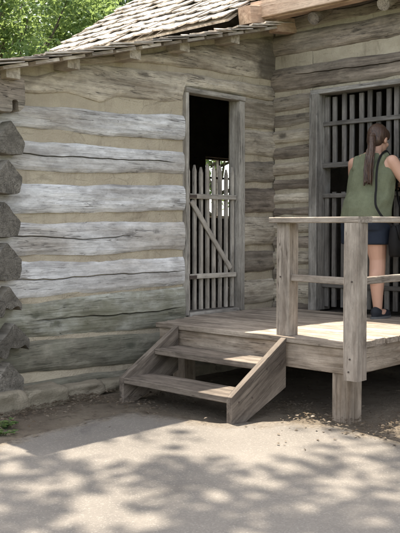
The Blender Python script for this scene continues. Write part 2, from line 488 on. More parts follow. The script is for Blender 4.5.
def hewn_log(name, mat, parent, x0, x1, tab, thick, seed, loc, rotz=0, wave=0.012, bulge=0.02, cracks=(), flip=False):
    """A hewn log along local X.  Its face looks along local -Y at y = 0, its back is at y = thick.
    tab: (x, z bottom, z top) rows.  cracks: (x0, x1, height fraction, depth)."""
    n = max(6, int((x1 - x0) / 0.035))
    rings = []
    for i in range(n + 1):
        x = x0 + (x1 - x0) * i / n
        zb, zt = lerp_tab(tab, x)
        zb += wave * (w1(x, seed, 1.7) * 1.3 + w1(x, seed + 9, 6) * 0.5)
        zt += wave * (w1(x, seed + 3, 1.9) * 1.2 + w1(x, seed + 11, 7) * 0.45)
        h = zt - zb
        off = 0.010 * w1(x, seed + 5, 1.1) + 0.004 * w1(x, seed + 6, 9)
        face = []                                                   # (fraction, depth) from bottom to top
        for fr in (0.0, 0.05, 0.14, 0.30, 0.42, 0.50, 0.58, 0.70, 0.86, 0.95, 1.0):
            e = abs(fr - 0.5) * 2
            d = bulge * (e ** 4) * 1.2 + off + 0.006 * noise.noise(Vector((x * 5, fr * 6, seed))) + 0.005 * abs(noise.noise(Vector((x * 11 + fr * 3, fr * 2, seed + 40))))
            face.append([fr, d])
        for cx0, cx1, cf, dep in cracks:
            k = max(0.0, min(1.0, (x - cx0) / 0.15, (cx1 - x) / 0.15))
            c = cf + 0.09 * w1(x, seed + 21, 2.2) + 0.03 * w1(x, seed + 22, 11)
            for fr, d in ((c - 0.028, 0), (c, dep * k), (c + 0.022, 0)):
                face.append([fr, bulge * (abs(fr - 0.5) * 2) ** 4 * 1.2 + off + d])
        if cracks:
            # keep the row order the same on every ring: drop plain rows replaced by crack rows
            cr = face[11:]; base = face[:11]
            keep = base[:3] + base[-3:]
            face = base[:3]
            cr.sort(key=lambda q: q[0])
            face = base[:3] + cr + base[-3:]
            fr0 = [q[0] for q in face]
            for q in range(1, len(face)):
                if face[q][0] < face[q - 1][0] + 0.004: face[q][0] = face[q - 1][0] + 0.004
        ring = [Vector((x, d, zb + h * fr)) for fr, d in face]
        ring += [Vector((x, thick, zt)), Vector((x, thick, zb))]
        rings.append(ring)
    mb = MB(); mb.loft(rings)
    return mb.build(name, mat, parent, loc=loc, rot=(0, 0, rotz))

def plank(name, mat, parent, L, W, T, loc, rot=(0, 0, 0), seed=0, bev=0.004, wob=0.002):
    """A sawn board, long axis local X, centred in Y and Z."""
    n = max(2, int(L / 0.12)); rings = []
    prof = [(-W / 2 + bev, -T / 2), (W / 2 - bev, -T / 2), (W / 2, -T / 2 + bev), (W / 2, T / 2 - bev),
            (W / 2 - bev, T / 2), (-W / 2 + bev, T / 2), (-W / 2, T / 2 - bev), (-W / 2, -T / 2 + bev)]
    for i in range(n + 1):
        x = L * i / n
        dy = wob * w1(x, seed + 1, 1.5) * 2; dz = wob * w1(x, seed + 2, 1.5) * 2
        rings.append([Vector((x, y + dy + wob * 0.5 * w1(x + y * 9, seed + 3, 5), z + dz)) for y, z in prof])
    mb = MB(); mb.loft(rings)
    return mb.build(name, mat, parent, loc=loc, rot=rot)

# ------------------------------------------------------------------ ground and path
def gz(x, y):
    d = -(x + y) * 0.7071
    return -0.045 * max(0.0, min(d, 7.0) - 2.1)

def ground():
    fine = list(np.arange(-9, 5.01, 0.25))
    xs = [-900, -300, -100, -40, -20, -13] + fine + [7, 10, 16, 30, 80, 250, 900]
    v, f = [], []
    for y in xs:
        for x in xs:
            near = abs(x + 2) < 7 and abs(y + 2) < 7
            v.append((x, y, gz(x, y) + (0.018 * noise.noise(Vector((x * 1.6, y * 1.6, 2))) if near else 0)))
    n = len(xs)
    for j in range(n - 1):
        for i in range(n - 1):
            f.append((j * n + i, j * n + i + 1, (j + 1) * n + i + 1, (j + 1) * n + i))
    o = link('ground', v, f, M['dirt'], smooth=True)
    o['kind'] = 'structure'
ground()

def path():
    B = [(-12, -0.60), (-5.0, -0.70), (-3.47, -0.76), (-2.75, -0.74), (-2.47, -0.80), (-2.28, -1.40), (-1.95, -1.64), (-1.82, -1.95), (-1.84, -2.5), (-1.9, -4.0), (-1.8, -12)]
    pts = []
    for a, b in zip(B, B[1:]):
        L = math.hypot(b[0] - a[0], b[1] - a[1]); n = max(1, int(L / 0.08))
        for i in range(n):
            t = i / n
            x = a[0] + (b[0] - a[0]) * t; y = a[1] + (b[1] - a[1]) * t
            k = 0.05 * noise.noise(Vector((x * 3, y * 3, 5))) + 0.025 * noise.noise(Vector((x * 13, y * 13, 8)))
            pts.append((x + k * 0.7, y + k * 0.7))
    rows = [0, 0.02, 0.1, 0.25, 0.5, 0.8, 1.2, 1.6, 2.0, 2.5, 3.0, 3.6, 4.3, 5.2, 6.5, 8]
    v, f = [], []
    for r in rows:
        for x, y in pts:
            px, py = x - r * 0.7071, y - r * 0.7071
            v.append((px, py, gz(px, py) + (0.026 if r > 0 else 0.0) ))
    n = len(pts)
    for j in range(len(rows) - 1):
        for i in range(n - 1):
            f.append((j * n + i, j * n + i + 1, (j + 1) * n + i + 1, (j + 1) * n + i))
    o = link('path', v, f, M['asphalt'], smooth=True)
    at = o.data.attributes.new('edge_distance', 'FLOAT', 'POINT')
    at.data.foreach_set('value', [r for r in rows for _ in pts])
    o['kind'] = 'structure'
path()

# ------------------------------------------------------------------ the log addition (lean-to), its front in the plane y = 0
def rake(x): return 2.915 + 0.26 * (x + 0.46)        # underside of the lean-to roof
addition = thing('log_addition', 'low log addition of pale hewn logs under a sloping shingle lean-to roof', 'log building', (0, 0, 0))

wall_f = MB()
def chink_panel(mb, x0, x1, z0, top, y0, thick, seed):
    n = max(2, int((x1 - x0) / 0.06))
    rows = 28
    vs, fs = [], []
    for i in range(n + 1):
        x = x0 + (x1 - x0) * i / n
        zt = top(x)
        for j in range(rows + 1):
            z = z0 + (zt - z0) * j / rows
            vs.append((x, y0 + 0.007 * noise.noise(Vector((x * 4, z * 9, seed))) + 0.004 * noise.noise(Vector((x * 17, z * 21, seed))), z))
    m_ = rows + 1
    for i in range(n):
        for j in range(rows):
            fs.append((i * m_ + j, (i + 1) * m_ + j, (i + 1) * m_ + j + 1, i * m_ + j + 1))
    mb.add(vs, fs)
    mb.box(x0, x1, y0 + 0.03, y0 + thick, z0, min(top(x0), top(x1)))
chink_panel(wall_f, -2.88, -1.155, 0.12, lambda x: rake(x) + 0.022, 0.030, 0.15, 1)
chink_panel(wall_f, -0.415, 0.06, 0.12, lambda x: rake(x) + 0.022, 0.030, 0.15, 2)
chink_panel(wall_f, -1.155, -0.415, 2.38, lambda x: rake(x) + 0.022, 0.030, 0.15, 3)
wf = wall_f.build('wall', M['chink'], addition)

XL = -3.13
front = [
    # x0, x1, table, material, cracks
    (-2.30, 0.05, [(-2.3, 2.43, 2.475), (-1.56, 2.535, 2.61), (-0.8, 2.575, 2.80), (0.08, 2.60, 3.02)], 'log_sooty', ()),
    (-2.80, 0.05, [(-2.63, 2.17, 2.30), (-2.35, 2.205, 2.40), (-2.05, 2.17, 2.455), (-1.9, 2.225, 2.465), (-1.56, 2.25, 2.485), (-1.175, 2.275, 2.51), (-1.155, 2.395, 2.512), (0.08, 2.41, 2.545)], 'log_sooty', ()),
    (XL, -1.15, [(-2.63, 1.93, 2.085), (-1.56, 1.948, 2.135), (-1.2, 1.955, 2.15)], 'log_grey', ()),
    (XL, -1.15, [(-2.63, 1.626, 1.838), (-1.56, 1.669, 1.852), (-1.2, 1.67, 1.86)], 'log_grey', ((-3.2, -1.25, 0.52, 0.035),)),
    (XL, -1.15, [(-2.63, 1.336, 1.541), (-1.56, 1.366, 1.565), (-1.2, 1.37, 1.57)], 'log_grey', ()),
    (XL, -1.15, [(-2.63, 1.032, 1.265), (-1.56, 1.046, 1.278), (-1.2, 1.05, 1.28)], 'log_grey', ((-3.2, -1.75, 0.55, 0.03),)),
    (XL, -1.15, [(-2.63, 0.735, 0.985), (-1.56, 0.751, 0.99), (-1.2, 0.76, 0.99)], 'log_grey', ((-2.9, -1.16, 0.50, 0.035),)),
    (XL, -1.15, [(-2.63, 0.459, 0.70), (-1.56, 0.41, 0.728), (-1.2, 0.41, 0.735)], 'log_moss', ((-2.7, -1.2, 0.45, 0.03),)),
    (-2.78, -0.2, [(-2.63, 0.0, 0.135), (0, 0.0, 0.125)], 'log_damp', ()),
    (XL, 0.05, [(-2.63, 0.21, 0.44), (-1.56, 0.16, 0.375), (-1.2, 0.15, 0.37), (0, 0.15, 0.37)], 'log_damp', ()),
    # stubs right of the doorway
    (-0.41, 0.05, [(-0.4, 2.14, 2.39), (0, 2.15, 2.40)], 'log_tan', ()),
    (-0.41, 0.05, [(-0.4, 1.88, 2.105), (0, 1.89, 2.12)], 'log_tan', ()),
    (-0.41, 0.05, [(-0.4, 1.63, 1.83), (0, 1.65, 1.85)], 'log_brown', ()),
    (-0.41, 0.05, [(-0.4, 1.36, 1.585), (0, 1.38, 1.60)], 'log_brown', ()),
    (-0.41, 0.05, [(-0.4, 1.08, 1.325), (0, 1.08, 1.33)], 'log_tan', ()),
    (-0.41, 0.05, [(-0.4, 0.83, 1.02), (0, 0.84, 1.02)], 'log_brown', ()),
    (-0.41, 0.05, [(-0.4, 0.54, 0.76), (0, 0.55, 0.77)], 'log_tan', ()),
]
for i, (x0, x1, tab, mt, cr) in enumerate(front):
    hewn_log('log', M[mt], wf, x0, x1, tab, 0.15, i + 1.3, (0, -0.002 * (i % 3), 0), cracks=cr, wave=0.016)

# side wall at x = -2.76 running back; the V-notched ends of its logs show at the corner
side = MB(); side.box(-2.87, -2.60, 0.19, 2.6, 0.12, rake(-2.7) - 0.06)
ws = side.build('wall', M['chink'], addition)
ends = [(0.06, 0.330), (0.345, 0.590), (0.62, 0.845), (0.875, 1.135), (1.165, 1.415), (1.455, 1.690), (1.72, 1.958), (2.01, 2.26)]
for i, (z0, z1) in enumerate(ends):
    sd_ = i * 1.7
    z0, z1 = (z0 + 0.012, z1 - 0.004) if i < 7 else (z0, z1)
    w = 0.235 + 0.02 * math.sin(i * 2.1); h = z1 - z0
    x0 = -3.08 + 0.03 * math.sin(i * 1.3); yf = -0.085 - 0.03 * (0.5 + 0.5 * math.sin(i * 2.7))
    roof_h = (0.125 + 0.02 * math.sin(i * 3.3)) if i < 7 else 0.02
    prof = [(0.02, 0), (w * 0.5, -0.012), (w - 0.015, 0.0), (w, 0.05), (w + 0.004, h - roof_h), (w * 0.80, h - roof_h * 0.58), (w * 0.52, h),
            (w * 0.25, h - roof_h * 0.6), (0.0, h - roof_h), (0.0, 0.05)]
    if i in (1, 2):          # rotted-out hollow under the end
        prof = [(0.02, 0), (w * 0.30, -0.01), (w * 0.40, h * 0.30), (w * 0.62, h * 0.22), (w * 0.86, h * 0.34), (w, h * 0.14)] + prof[4:]
    if i == 7:
        prof = [(0.02, 0), (w * 0.5, -0.012), (w * 0.6, 0.0), (w * 0.62, 0.075), (w * 0.78, 0.08), (w * 0.8, 0.0), (w, 0.03)] + prof[4:]
    dense = []
    for q in range(len(prof)):
        a_, b_ = prof[q], prof[(q + 1) % len(prof)]
        nseg = max(1, int(math.hypot(b_[0] - a_[0], b_[1] - a_[1]) / 0.012))
        dense += [(a_[0] + (b_[0] - a_[0]) * t / nseg, a_[1] + (b_[1] - a_[1]) * t / nseg) for t in range(nseg)]
    for _ in range(1):
        dense = [((p0[0] + 2 * p1[0] + p2[0]) / 4, (p0[1] + 2 * p1[1] + p2[1]) / 4) for p0, p1, p2 in zip(dense[-1:] + dense[:-1], dense, dense[1:] + dense[:1])]
    prof = dense
    rings = []
    ys = [0, 0.006, 0.02, 0.06, 0.12, 0.2, 0.4, 0.8, 1.4, 2.0, 2.7]
    for k, dy in enumerate(ys):
        ring = []
        for q, (px, pz) in enumerate(prof):
            shrink = 0.985 if k == 0 else 1.0
            jx = 0.006 * noise.noise(Vector((px * 22, pz * 22, sd_ + dy * 2))) + 0.0015 * noise.noise(Vector((px * 90, pz * 90, sd_ + dy * 3))); jz = 0.006 * noise.noise(Vector((px * 22, pz * 22, sd_ + 44 + dy * 2))) + 0.0015 * noise.noise(Vector((px * 90, pz * 90, sd_ + 14)))
            jy = 0.008 * noise.noise(Vector((px * 9, pz * 9, sd_))) + 0.002 * noise.noise(Vector((px * 50, pz * 50, sd_))) if k < 3 else 0
            ring.append(Vector((w / 2 + (px - w / 2) * shrink * (1.0 if dy < 0.02 else 1.0 - 0.05 * min(1, dy / 0.2)) + jx, dy + jy, h / 2 + (pz - h / 2) * shrink + jz)))
        rings.append(ring)
    mb = MB(); mb.loft(rings)
    o = mb.build('log', M['log_brown'] if i == 7 else (M['log_end']), ws, loc=(x0, yf, z0))

# other walls of the addition, seen only from round the corner or through the door
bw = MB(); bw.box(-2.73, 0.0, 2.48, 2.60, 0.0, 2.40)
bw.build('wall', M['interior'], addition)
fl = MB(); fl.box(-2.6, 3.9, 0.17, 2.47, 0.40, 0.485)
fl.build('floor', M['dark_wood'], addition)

# foundation stones
def rock(name, parent, c, r, seed):
    mb = MB(); mb.ell((0, 0, 0), (1, 1, 1), 40, 24)
    vs = []
    for v in mb.v:
        v = Vector(v)
        p = Vector((max(-0.74, min(0.74, v.x)) / 0.74, max(-0.72, min(0.72, v.y)) / 0.72, max(-0.66, min(0.66, v.z)) / 0.66))
        k = 1 + 0.13 * noise.noise(p * 1.6 + Vector((seed, 0, 0))) + 0.06 * noise.noise(p * 4 + Vector((seed, 3, 0))) + 0.03 * noise.noise(p * 11 + Vector((seed, 3, 0)))
        vs.append((p.x * r[0] * k, p.y * r[1] * k, p.z * r[2] * k))
    return link(name, vs, mb.f, M['stone'], parent, loc=c, smooth=True)
for i, (x, w, h) in enumerate([(-3.10, 0.24, 0.15), (-2.72, 0.19, 0.14), (-2.33, 0.20, 0.13), (-1.92, 0.21, 0.12), (-1.50, 0.20, 0.12), (-1.1, 0.2, 0.12), (-0.7, 0.2, 0.12), (-0.3, 0.2, 0.12)]):
    rock('foundation_stone', addition, (x, 0.03 - (0.09 if i < 2 else 0.0), h * 0.26), (w, 0.15, h * (0.62 if i < 2 else 0.46)), i * 3.1)

# doorway frame
df = kids(addition, 'door_frame')
plank('jamb', M['frame'], df, 1.85, 0.12, 0.036, (-1.146, 0.046, 0.5), (0, R(-90), 0), 1)
plank('jamb', M['frame'], df, 1.85, 0.12, 0.075, (-0.4535, 0.046, 0.5), (0, R(-90), 0), 2)
plank('lintel', M['frame'], df, 0.752, 0.10, 0.042, (-1.166, 0.034, 2.372), (0, 0, 0), 3)
plank('sill', M['frame'], df, 0.63, 0.2, 0.05, (-1.124, 0.08, 0.495), (0, 0, 0), 4)

# picket gate in the doorway
gate = kids(addition, 'picket_gate', (-1.122, 0.052, 0.535))
GW = 0.612
for i in range(8):
    x = 0.028 + i * (GW - 0.05) / 7
    top = 1.22 + (0.02 if i % 2 else 0) + 0.012 * math.sin(i * 5)
    w = 0.0150
    prof = [(-w, 0), (w, 0), (w, top - 0.05), (0.002, top), (-w, top - 0.05)]
    mb = MB()
    mb.loft([[Vector((pz, px, -0.011)) for px, pz in prof], [Vector((pz, px, 0.011)) for px, pz in prof]])
    mb.build('picket', M['picket'], gate, loc=(x, -0.014, 0), rot=(R(90), R(-90), 0))
for z in (0.965, 0.285):
    plank('rail', M['picket'], gate, GW, 0.042, 0.02, (0, -0.036, z), (R(90), 0, 0), z)
bl = math.hypot(0.50, 0.58)
plank('brace', M['picket'], gate, bl, 0.045, 0.018, (0.045, -0.037, 0.92), (R(90), math.atan2(0.58, 0.50), 0), 7)
for z in (0.30, 0.98):
    mb = MB(); mb.box(0, 0.10, -0.052, -0.047, z - 0.032, z - 0.005)
    mb.tube([(0.0, -0.05, z - 0.045), (0.0, -0.05, z + 0.01)], 0.008)
    mb.build('hinge', M['iron'], gate)

# purlin ends under the lean-to eave and the roof itself
for i, x in enumerate((-2.95, -2.42, -1.86, -1.30, -0.72)):
    L = 2.9
    plank('purlin', M['log_tan'], addition, L, 0.11, 0.075, (x, -0.16 + 0.03 * (i % 2), rake(x) - 0.012), (0, 0, R(90)), i + 30)

def shingle_field(mb, origin, along, up, nrm, length, slope_len, expo, width, thick, seed, skip_top=0):
    """Riven wooden shingles, each a thin wedge of its own, laid in courses from the eave up."""
    rng = random.Random(seed)
    rows = int(slope_len / expo)
    for r in range(rows):
        u0 = r * expo
        s = -rng.random() * width
        while s < length:
            w = width * rng.uniform(0.65, 1.35)
            a0, a1 = max(s, -0.02), min(s + w - 0.006, length + 0.02 * rng.random())
            s += w
            if a1 - a0 < 0.02: continue
            ua = u0 + rng.uniform(-0.025, 0.02); ub = u0 + expo * 2.05
            lift = rng.uniform(0.0, 0.012); tw = rng.uniform(-0.008, 0.008); cup = rng.uniform(0.0, 0.008)
            th = thick * rng.uniform(0.7, 1.3)
            base = 0.012
            hb = base + thick * 1.8 + lift          # butt sits on two courses below
            ht = base
            P = lambda a, u, h: origin + along * a + up * u + nrm * h
            am = (a0 + a1) / 2
            top_b = [P(a0, ua, hb + th + tw + cup), P(am, ua, hb + th), P(a1, ua, hb + th - tw + cup)]
            bot_b = [P(a0, ua, hb + tw + cup), P(am, ua, hb), P(a1, ua, hb - tw + cup)]
            top_t = [P(a0, ub, ht + 0.005), P(am, ub, ht + 0.005), P(a1, ub, ht + 0.005)]
            bot_t = [P(a0, ub, ht), P(am, ub, ht), P(a1, ub, ht)]
            mb.add(bot_b + top_b + top_t + bot_t,
                   [(0, 1, 4, 3), (1, 2, 5, 4), (3, 4, 7, 6), (4, 5, 8, 7), (0, 3, 6, 9), (2, 11, 8, 5),
                    (9, 10, 1, 0), (10, 11, 2, 1), (6, 7, 10, 9), (7, 8, 11, 10)])

def roof_obj(name, parent, origin, along, up, length, slope_len, expo, width, thick, seed, mat='shingle'):
    along = Vector(along).normalized(); up = Vector(up).normalized()
    nrm = along.cross(up).normalized()
    if nrm.z < 0: nrm = -nrm
    origin = Vector(origin)
    mb = MB()
    # lath boards under the shingles
    nl = int(slope_len / 0.26)
    for i in range(nl + 1):
        u0 = 0.02 + i * (slope_len - 0.22) / nl
        v = [origin + along * a + up * (u0 + du) + nrm * h for h in (-0.012, 0.010) for du in (0, 0.2) for a in (0.01 + 0.02 * (i % 2), length - 0.03 * (i % 3))]
        mb.add(v, [(0, 1, 3, 2), (4, 6, 7, 5), (0, 4, 5, 1), (2, 3, 7, 6), (0, 2, 6, 4), (1, 5, 7, 3)])
    # felt-dark closing sheet so no daylight leaks between boards
    v = [origin + along * a + up * u + nrm * h for h in (0.0112, 0.0118) for u in (0.03, slope_len - 0.03) for a in (0.06, length - 0.06)]
    mb.add(v, [(0, 1, 3, 2), (4, 6, 7, 5), (0, 4, 5, 1), (2, 3, 7, 6), (0, 2, 6, 4), (1, 5, 7, 3)])
    shingle_field(mb, origin, along, up, nrm, length, slope_len, expo, width, thick, seed)
    return mb.build(name, M[mat], parent)

# lean-to roof: climbs along +x
a_x0 = -3.32
roof_obj('roof', addition, (a_x0, -0.24, rake(a_x0) + 0.030), (0, 1, 0), (1, 0, 0.26), 2.95, 3.21, 0.20, 0.14, 0.011, 3)

# ------------------------------------------------------------------ the main cabin, its front in the plane x = 0
cabin = thing('log_cabin', 'tall brown log cabin with pale chinking and a steep wooden shingle roof', 'log building', (0, 0, 0))
fw = MB()
# local frame of the front wall: local x runs along world -y
def cab_panel(s0, s1, z0, z1, seed):
    t = MB(); chink_panel(t, s0, s1, z0, lambda x: z1, 0.0, 0.13, seed)
    fw.v_off = len(fw.v)
    fw.add(t.v, t.f)
cab_panel(0.0, 0.425, 0.12, 3.28, 5)
cab_panel(0.425, 1.70, 2.43, 3.28, 6)
cab_panel(1.70, 4.2, 0.12, 3.28, 7)
cwf = fw.build('wall', M['chink_pale'], cabin, loc=(0.028, 0, 0), rot=(0, 0, R(-90)))
# rotated by -90 deg: local +x -> world -y, local -y -> world -x (the outside)
cab_logs = [(-0.20, 4.2, 3.022, 3.30, 'log_brown', ((0.1, 2.5, 0.35, 0.02),)), (-0.2, 4.2, 2.80, 3.005, 'log_brown', ()), (-0.2, 4.2, 2.470, 2.690, 'log_brown', ((0.2, 3.0, 0.6, 0.02),))]
for s0, s1, z0, z1, mt, cr in cab_logs:
    hewn_log('log', M[mt], cwf, s0, s1, [(s0, z0, z1), (0.4, z0 + 0.005, z1 - 0.005), (s1, z0, z1)], 0.13, z0 * 5, (0, -0.034, 0), cracks=cr, wave=0.014, bulge=0.03)
for i, (z0, z1, mt) in enumerate([(2.29, 2.445, 'log_brown'), (2.135, 2.28, 'log_brown'), (2.00, 2.125, 'log_tan'), (1.845, 1.99, 'log_brown'), (1.70, 1.835, 'log_tan'), (1.56, 1.69, 'log_brown'),
                                  (1.44, 1.55, 'log_tan'), (1.315, 1.43, 'log_brown'), (1.17, 1.305, 'log_tan'), (1.03, 1.16, 'log_brown'), (0.88, 1.02, 'log_tan'), (0.74, 0.87, 'log_brown'),
                                  (0.57, 0.73, 'log_tan'), (0.40, 0.56, 'log_brown'), (0.14, 0.39, 'log_damp')]):
    for s0, s1 in ((-0.005, 0.43), (1.705, 4.2)):
        hewn_log('log', M[mt], cwf, s0, s1, [(0, z0, z1), (0.4, z0 + 0.01, z1 + 0.01), (4.2, z0, z1)], 0.12, i * 2.3 + s1, (0, -0.026 + 0.010 * (i % 2), 0), wave=0.009, bulge=0.04)

# remaining walls of the cabin (closed box with a small window at the back)
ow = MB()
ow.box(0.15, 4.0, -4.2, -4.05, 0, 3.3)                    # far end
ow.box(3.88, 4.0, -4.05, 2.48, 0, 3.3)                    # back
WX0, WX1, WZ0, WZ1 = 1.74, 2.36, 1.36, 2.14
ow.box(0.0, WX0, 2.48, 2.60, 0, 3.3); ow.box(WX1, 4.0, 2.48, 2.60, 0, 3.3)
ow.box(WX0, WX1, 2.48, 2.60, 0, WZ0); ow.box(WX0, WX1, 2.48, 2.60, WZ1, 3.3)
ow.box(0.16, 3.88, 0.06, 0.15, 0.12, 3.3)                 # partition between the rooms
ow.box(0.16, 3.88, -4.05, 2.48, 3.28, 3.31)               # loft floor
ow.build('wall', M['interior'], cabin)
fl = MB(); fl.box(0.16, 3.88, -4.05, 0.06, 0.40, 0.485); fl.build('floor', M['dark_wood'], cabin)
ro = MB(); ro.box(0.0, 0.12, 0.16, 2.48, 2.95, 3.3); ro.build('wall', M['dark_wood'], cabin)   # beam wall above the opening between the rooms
wnf = kids(cabin, 'window')
mb = MB()
for x in (WX0 + 0.02, (WX0 + WX1) / 2, WX1 - 0.02): mb.box(x - 0.014, x + 0.014, 2.52, 2.56, WZ0, WZ1)
mb.build('frame', M['frame'], wnf)
mb = MB()
for z in (WZ0 + 0.015, WZ0 + (WZ1 - WZ0) / 3, WZ0 + 2 * (WZ1 - WZ0) / 3, WZ1 - 0.015): mb.box(WX0, WX1, 2.525, 2.555, z - 0.013, z + 0.013)
mb.build('muntin', M['frame'], wnf)
# gable triangles
for y in (-4.18, 2.5):
    ga = MB()
    v = [(-0.1, y, 3.3), (4.1, y, 3.3), (2.0, y, 4.62), (-0.1, y + 0.06, 3.3), (4.1, y + 0.06, 3.3), (2.0, y + 0.06, 4.62)]
    ga.add(v, [(0, 1, 2), (3, 5, 4), (0, 3, 4, 1), (1, 4, 5, 2), (2, 5, 3, 0)])
    ga.build('gable', M['log_brown'], cabin)

EX, EZ, SL = -0.33, 3.215, 0.64
slen = math.hypot(2.0 - EX, (2.0 - EX) * SL)
roof = roof_obj('roof', cabin, (EX, -4.45, EZ), (0, 1, 0), (1, 0, SL), 4.45, slen, 0.19, 0.13, 0.013, 11)
# behind the corner the roof runs on down over the head of the lean-to
EX2 = -0.62; EZ2 = EZ + (EX2 - EX) * SL + 0.003
roof = roof_obj('roof', cabin, (EX2, 0.012, EZ2), (0, 1, 0), (1, 0, SL), 2.74, math.hypot(2.0 - EX2, (2.0 - EX2) * SL), 0.19, 0.13, 0.013, 17)
r2 = roof_obj('roof', cabin, (4.33, -4.45, EZ), (0, 1, 0), (-1, 0, SL), 7.2, slen, 0.19, 0.13, 0.013, 12)
mb = MB(); mb.tube([(2.0, -4.45, EZ + (2 - EX) * SL + 0.05), (2.0, 2.75, EZ + (2 - EX) * SL + 0.05)], 0.06, 8)
mb.build('ridge_cap', M['shingle'], cabin)

# eave: fascia in fresh lumber, a fresh rafter tail at the corner, old round rafter tails after it
plank('fascia', M['new_wood'], cabin, 4.3, 0.15, 0.04, (-0.335, -0.02, 3.155), (R(90), 0, R(-90)), 41, wob=0.004)
plank('soffit_board', M['new_wood'], cabin, 4.25, 0.10, 0.025, (-0.26, -0.05, 3.083), (0, 0, R(-90)), 42)
plank('rafter_tail', M['new_wood'], cabin, 0.60, 0.14, 0.15, (-0.50, -0.075, 3.085), (0, R(-9), 0), 43)
plank('rafter_tail', M['new_wood'], cabin, 0.45, 0.11, 0.13, (-0.24, -0.19, 3.03), (0, R(-6), 0), 44)
for y in (-0.62, -1.3, -2.0, -2.7, -3.4, -4.1):
    mb = MB(); mb.tube([(-0.24, y, 3.01), (0.05, y + 0.01, 3.19), (0.4, y, 3.42)], [0.055, 0.06, 0.06], 12)
    mb.build('rafter_tail', M['log_brown'], cabin, smooth=False)

# barred doorway of the cabin: y from -0.50 to -1.62
df2 = kids(cabin, 'door_frame')
plank('jamb', M['frame_dark'], df2, 1.91, 0.22, 0.085, (0.068, -0.478, 0.5), (R(90), R(-90), R(0)), 51)
plank('jamb', M['frame_dark'], df2, 1.91, 0.22, 0.085, (0.068, -1.655, 0.5), (R(90), R(-90), R(0)), 52)
plank('lintel', M['frame_dark'], df2, 1.28, 0.16, 0.04, (0.066, -0.430, 2.432), (0, 0, R(-90)), 53)
# upper grille
def bars(parent, y0, y1, z0, z1, x, step, w, name, seed):
    y = y0; i = 0
    while y > y1:
        jit = 0.006 * math.sin(i * 3.7 + seed)
        plank(name, M['bar'], parent, z1 - z0 + 0.02 * math.sin(i * 2.2 + seed), w, 0.025, (x, y + jit, z0), (R(90), R(-90), R(90)), seed + i)
        y -= step; i += 1
grille = kids(cabin, 'upper_grille')
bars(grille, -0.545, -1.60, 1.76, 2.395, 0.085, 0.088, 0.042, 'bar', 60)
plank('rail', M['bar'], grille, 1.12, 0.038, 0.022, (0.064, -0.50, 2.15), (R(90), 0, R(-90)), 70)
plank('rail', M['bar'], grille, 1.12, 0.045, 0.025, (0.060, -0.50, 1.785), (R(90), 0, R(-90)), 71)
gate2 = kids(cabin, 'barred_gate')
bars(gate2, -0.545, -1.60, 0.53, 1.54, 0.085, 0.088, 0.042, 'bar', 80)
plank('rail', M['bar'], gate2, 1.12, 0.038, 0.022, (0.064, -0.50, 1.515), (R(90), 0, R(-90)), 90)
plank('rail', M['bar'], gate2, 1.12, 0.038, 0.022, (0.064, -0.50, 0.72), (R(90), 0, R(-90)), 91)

# ------------------------------------------------------------------ the deck
deck = thing('wooden_deck', 'raised wooden deck with post and rail guard in front of the cabin door', 'deck', (-0.85, -1.05, 0))
def D(x, y, z): return (x + 0.85, y + 1.05, z)
DX0, DX1, DY0, DY1 = -1.67, -0.05, -1.98, -0.13
mb = MB(); x = DX0 - 0.02; i = 0
while x < DX1 - 0.02:
    xe = min(x + 0.138, DX1)
    rings = []
    dy1 = -0.045 - 0.15 * max(0.0, min(1.0, (-1.12 - x) / 0.5))
    for k in range(13):
        y = DY0 + (dy1 - DY0) * k / 12 + (0.012 * math.sin(i * 4.1) if k == 0 else 0)
        dz = 0.002 * w1(y, i + 100, 2); c = 0.004
        rings.append([Vector(D(px, y, pz + dz)) for px, pz in ((x + c, 0.462), (xe - c, 0.462), (xe, 0.466), (xe, 0.497), (xe - c, 0.501), ((x + xe) / 2, 0.4995), (x + c, 0.501), (x, 0.497), (x, 0.466))])
    mb.loft(rings)
    mb.box(*[c_ for c_ in (D(xe - 0.001, 0, 0)[0], D(xe + 0.0035, 0, 0)[0])], DY0 + 1.05 + 0.02, dy1 + 1.05 - 0.01, 0.4635, 0.475)  # backing strip added in each board gap to keep sun streaks from below
    x = xe + 0.0025; i += 1
mb.build('decking', M['deck'], deck)
plank('rim_board', M['deck_lumber'], deck, DY1 - DY0 - 0.09, 0.165, 0.04, D(DX0 + 0.022, DY1 - 0.085, 0.378), (R(90), 0, R(-90)), 101)
plank('rim_board', M['deck_lumber'], deck, DX1 - DX0 - 0.05, 0.165, 0.04, D(DX0 + 0.045, DY0 + 0.024, 0.378), (R(90), 0, 0), 102)
for y in (-0.5, -1.0, -1.5):
    plank('joist', M['deck_lumber'], deck, 1.5, 0.15, 0.04, D(DX0 + 0.046, y, 0.38), (R(90), 0, 0), 103 + y)
for x, y, w in ((-1.585, -1.88, 0.14), (-0.2, -1.88, 0.14), (-0.2, -0.2, 0.14), (-1.5, -0.32, 0.13)):
    plank('support_post', M['deck_lumber'], deck, 0.46 - 0.165 + 0.06, w, w, D(x, y, -0.06), (0, R(-90), 0), 110 + x + y, bev=0.006)
